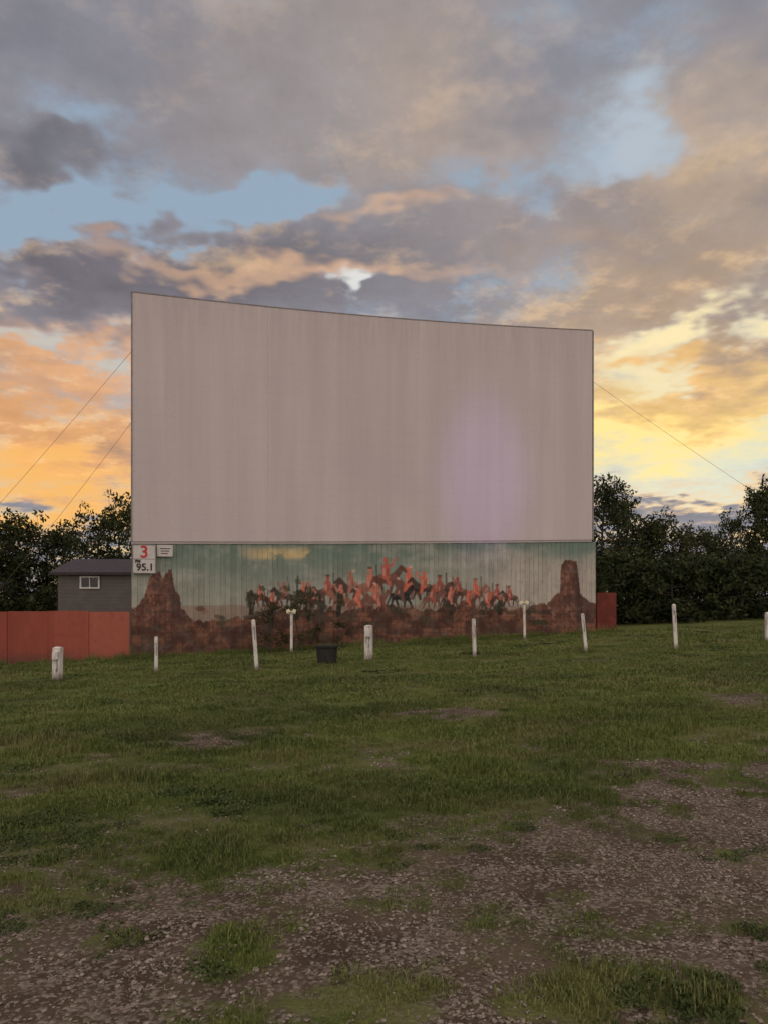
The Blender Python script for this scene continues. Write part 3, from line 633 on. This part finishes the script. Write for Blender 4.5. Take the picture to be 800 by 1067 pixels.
for (x,y,h,wd,lean,kind) in [(-8.5,20,.88,.20,.02,'box'),(-6.22,21,1.0,.09,0,'p'),(-3.30,20,1.36,.10,-.07,'p'),(-3.36,28,1.52,.09,0,'s'),(-.44,22,1.02,.20,0,'box'),
    (2.47,21,1.07,.085,-.03,'p'),(5.45,29.8,1.45,.09,-.02,'s'),(5.66,21.5,1.1,.09,-.10,'p'),(7.98,21,1.27,.095,-.05,'p'),(10.98,22,.88,.12,0,'p'),(-12.6,21,.95,.1,.04,'p'),(14.2,22.5,1.1,.1,-.03,'p')]:
    mb=MB()
    mb.box((0,0,h/2-.1),(wd,wd*.9,h+.2),0); mb.box((0,0,h+.012),(wd*.86,wd*.78,.024),0,taper=.6)
    if kind=='box':
        mb.box((0,-wd*.45-.035,h-.20),(wd*.72,.07,.2),0); mb.box((0,-wd*.45-.074,h-.20),(wd*.45,.008,.10),0); mb.tube([(.03,-wd*.5,h-.3),(.06,-wd*.62,h-.5),(.02,-wd*.5,h-.62)],[.008]*3,5,1)
    elif kind=='s':
        mb.box((0,0,h-.06),(.30,.05,.05),0)
        for s_ in(-1,1):
            mb.box((s_*.11,-.07,h+.02),(.14,.09,.12),2,(.15,s_*.45,s_*.25),.75); mb.tube([(s_*.15,-.03,h-.08),(s_*.12,-.1,h-.3),(0.04*s_,-.05,h-.42)],[.007]*3,5,1)
    else:
        mb.box((0,-wd*.5-.012,h-.12),(wd*.6,.02,.09),0)
        mb.tube([(0,-wd*.5-.01,h-.16),(.02,-wd*.7,h-.34),(0,-wd*.5,h-.5)],[.007]*3,5,1)
    ob=mb.build('speaker_post',[pw,drk,cream],None,(x,y,hz(x,y)),bevel=.006); ob.rotation_euler=(rr.uniform(-.02,.02),lean,rr.uniform(-.3,.3))
mb=MB(); n=20
prof=[(0,.02),(.24,.02),(.25,.0),(.27,.04),(.30,.40),(.335,.41),(.34,.46),(.315,.465),(.285,.44),(.25,.08),(0,.07)]
vs=[];fs=[]
for r,z in prof:
    for k in range(n):
        t=2*math.pi*k/n; e=.72; cx=math.copysign(abs(math.cos(t))**e,math.cos(t)); cy=math.copysign(abs(math.sin(t))**e,math.sin(t)); vs.append((r*cx,r*cy*.85,z*1.12))
for i in range(len(prof)-1):
    for k in range(n): fs.append((i*n+k,i*n+(k+1)%n,(i+1)*n+(k+1)%n,(i+1)*n+k))
mb.add(vs,fs)
for s_ in(-1,1): mb.tube([(s_*.33,-.08,.44),(s_*.38,-.06,.40),(s_*.38,.06,.40),(s_*.33,.08,.44)],[.012]*4,6)
mb.build('black_plastic_tub',[drk],None,(-1.63,22,hz(-1.63,22)-.01),smooth=False)
# ================================================================== VEGETATION
bark=simple('bark',(.05,.04,.03),(.09,.075,.06),8,.9,.6,(1,1,.3))
def leafmat(name,a_,b_):
    m,nt,b=newmat(name); r=nd(nt,'ShaderNodeObjectInfo').outputs['Random']; oc=COORD(nt)
    c=MIX(nt,RAMP(nt,NOISE(nt,oc,1.1,3,.6),.38,.62),a_,b_); c=MIX(nt,MA(nt,'MULTIPLY',r,.5),c,a_)
    setin(nt,b.inputs['Base Color'],c); b.inputs['Roughness'].default_value=.7; b.inputs['Specular IOR Level'].default_value=.1; return m
lf=leafmat('foliage_dark',(.024,.034,.014),(.080,.090,.034)); lf2=leafmat('foliage_shrub',(.04,.042,.018),(.10,.085,.04))
def treemesh(name,seed,h,rx,z0,nl,nleaf,ls,leaf,link=False):
    R=random.Random(seed); rg=np.random.default_rng(seed); mb=MB()
    top=(R.uniform(-.4,.4)*h/8,R.uniform(-.3,.3),h*.82)
    tp=[(0,0,-.3),(R.uniform(-.1,.1),0,h*.25),(top[0]*.5,top[1]*.5,h*.5),top]; mb.tube(tp,[h*.022,h*.018,h*.012,h*.004],7,0)
    cen=[]
    for i in range(nl):
        t=R.uniform(.0,1); zz=z0+(h-z0)*(t**.85)*.93; prof=math.sin(math.pi*min(1,max(.12,(zz-z0)/(h-z0)*.85+.18)))**.6
        a_=R.random()*6.283; r=rx*prof*math.sqrt(R.uniform(.1,1)); c=Vector((r*math.cos(a_),r*math.sin(a_),zz)); cen.append((c,R.uniform(.40,1.0)*rx*.31))
        s0=Vector(tp[1]).lerp(Vector(tp[3]),min(.95,max(0,(zz-h*.3)/(h*.6)))); mid=s0.lerp(c,.5)+Vector((0,0,-.1*h/8))
        mb.tube([s0,mid,c],[h*.008,h*.005,h*.002],4,0,False)
        for q in range(2):
            dv=Vector((R.gauss(0,1),R.gauss(0,1),R.uniform(.2,1.6))).normalized()*rx*.3*R.uniform(.7,1.4); mb.tube([c,c+dv],[h*.002,h*.0008],3,0,False); cen.append((c+dv,rx*.10))
    V=[]
    tot=sum(c[1]**2 for c in cen)
    for c,r in cen:
        k=max(3,int(nleaf*r*r/tot)); d=rg.normal(0,1,(k,3)); d/=np.linalg.norm(d,axis=1)[:,None]; rad=r*rg.uniform(.2,1.3,(k,1))**.7
        q=d*rad*np.array([1.15,1.15,.8])+np.array(c); V.append(q)
    V=np.concatenate(V); n=len(V)
    a=rg.normal(0,1,(n,3)); a/=np.linalg.norm(a,axis=1)[:,None]; b=np.cross(a,rg.normal(0,1,(n,3))); b/=np.linalg.norm(b,axis=1)[:,None]
    s=ls*rg.uniform(.5,1.3,(n,1)); q=np.stack([V-a*s,V-b*s*.45,V+a*s,V+b*s*.45],1).reshape(-1,3)
    mb.add(q.tolist(),(np.arange(n*4).reshape(-1,4)).tolist(),1)
    return mb.build(name,[bark,leaf],link=link)
TV=[treemesh('tree_v%d'%i,20+i,8,2.9+.25*(i%3),.9,30,4300,.14,lf) for i in range(4)]
BV=[treemesh('bush_v%d'%i,60+i,3,1.9,.1,20,1900,.13,lf) for i in range(2)]
tl=empty('tree_line')
def put(src,x,y,s,sz=None,par=tl,name='tree'):
    o=bpy.data.objects.new(name,src.data); o.location=(x,y,hz(x,y)-.1); o.rotation_euler=(0,0,rr.random()*6.28); s2=sz or s; o.scale=(s,s,s2); COL.objects.link(o); o.parent=par; return o
def top_at(px):
    return np.interp(px,[-400,-60,0,12,35,60,92,120,137,200,400,560,622,645,665,700,735,760,780,805,900,1300],[530,525,530,520,545,550,527,516,514,545,560,540,500,522,532,540,548,536,518,498,515,520])
for px in list(range(-420,150,26))+list(range(160,610,44))+list(range(624,1300,23)):
    d=rr.uniform(44,52) if not(0<px<150) else rr.uniform(51,56)
    x=(px-400)/800.*d; hh=(625-top_at(px))/800.*d+CZ-hz(x,d)
    put(TV[rr.randint(0,3)],x,d,hh/8*.85*rr.uniform(.8,1.1),hh/8*rr.uniform(.92,1.06))
for px in list(range(-420,150,20))+list(range(160,610,44))+list(range(628,1300,18)):
    d=rr.uniform(39,43) if px>620 else rr.uniform(49,51)
    x=(px-400)/800.*d; put(BV[rr.randint(0,1)],x,d,rr.uniform(.8,1.3),None,name='bush')
for k in range(50):
    x=-110+k*4.5; put(TV[k%4],x,rr.uniform(66,74),rr.uniform(.7,.95))
SV=[treemesh('shrub_a',91,2.3,.85,.35,13,800,.06,lf2),treemesh('shrub_b',92,1.6,.7,.2,11,500,.06,lf2)]
for i,(px,d,s,k) in enumerate([(283,28.6,.85,0),(312,28.9,.95,0),(352,29.6,.72,1),(330,29.4,.6,1)]):
    x=(px-400)/800.*d; put(SV[k],x,d,s,None,None,'shrub')
# ================================================================== projector spill on the screen
pl=bpy.data.lights.new('projector_beam','SPOT'); pl.energy=42000; pl.color=(.50,.32,1.0); pl.spot_size=math.radians(4.6); pl.spot_blend=1.0; pl.shadow_soft_size=.6
po=bpy.data.objects.new('projector_beam',pl); COL.objects.link(po); po.location=(3,-45,6.0)
tg=Vector((4.15,31.9,6.7)); po.rotation_euler=(tg-po.location).to_track_quat('-Z','Y').to_euler(); po.scale=(.8,1.4,1)
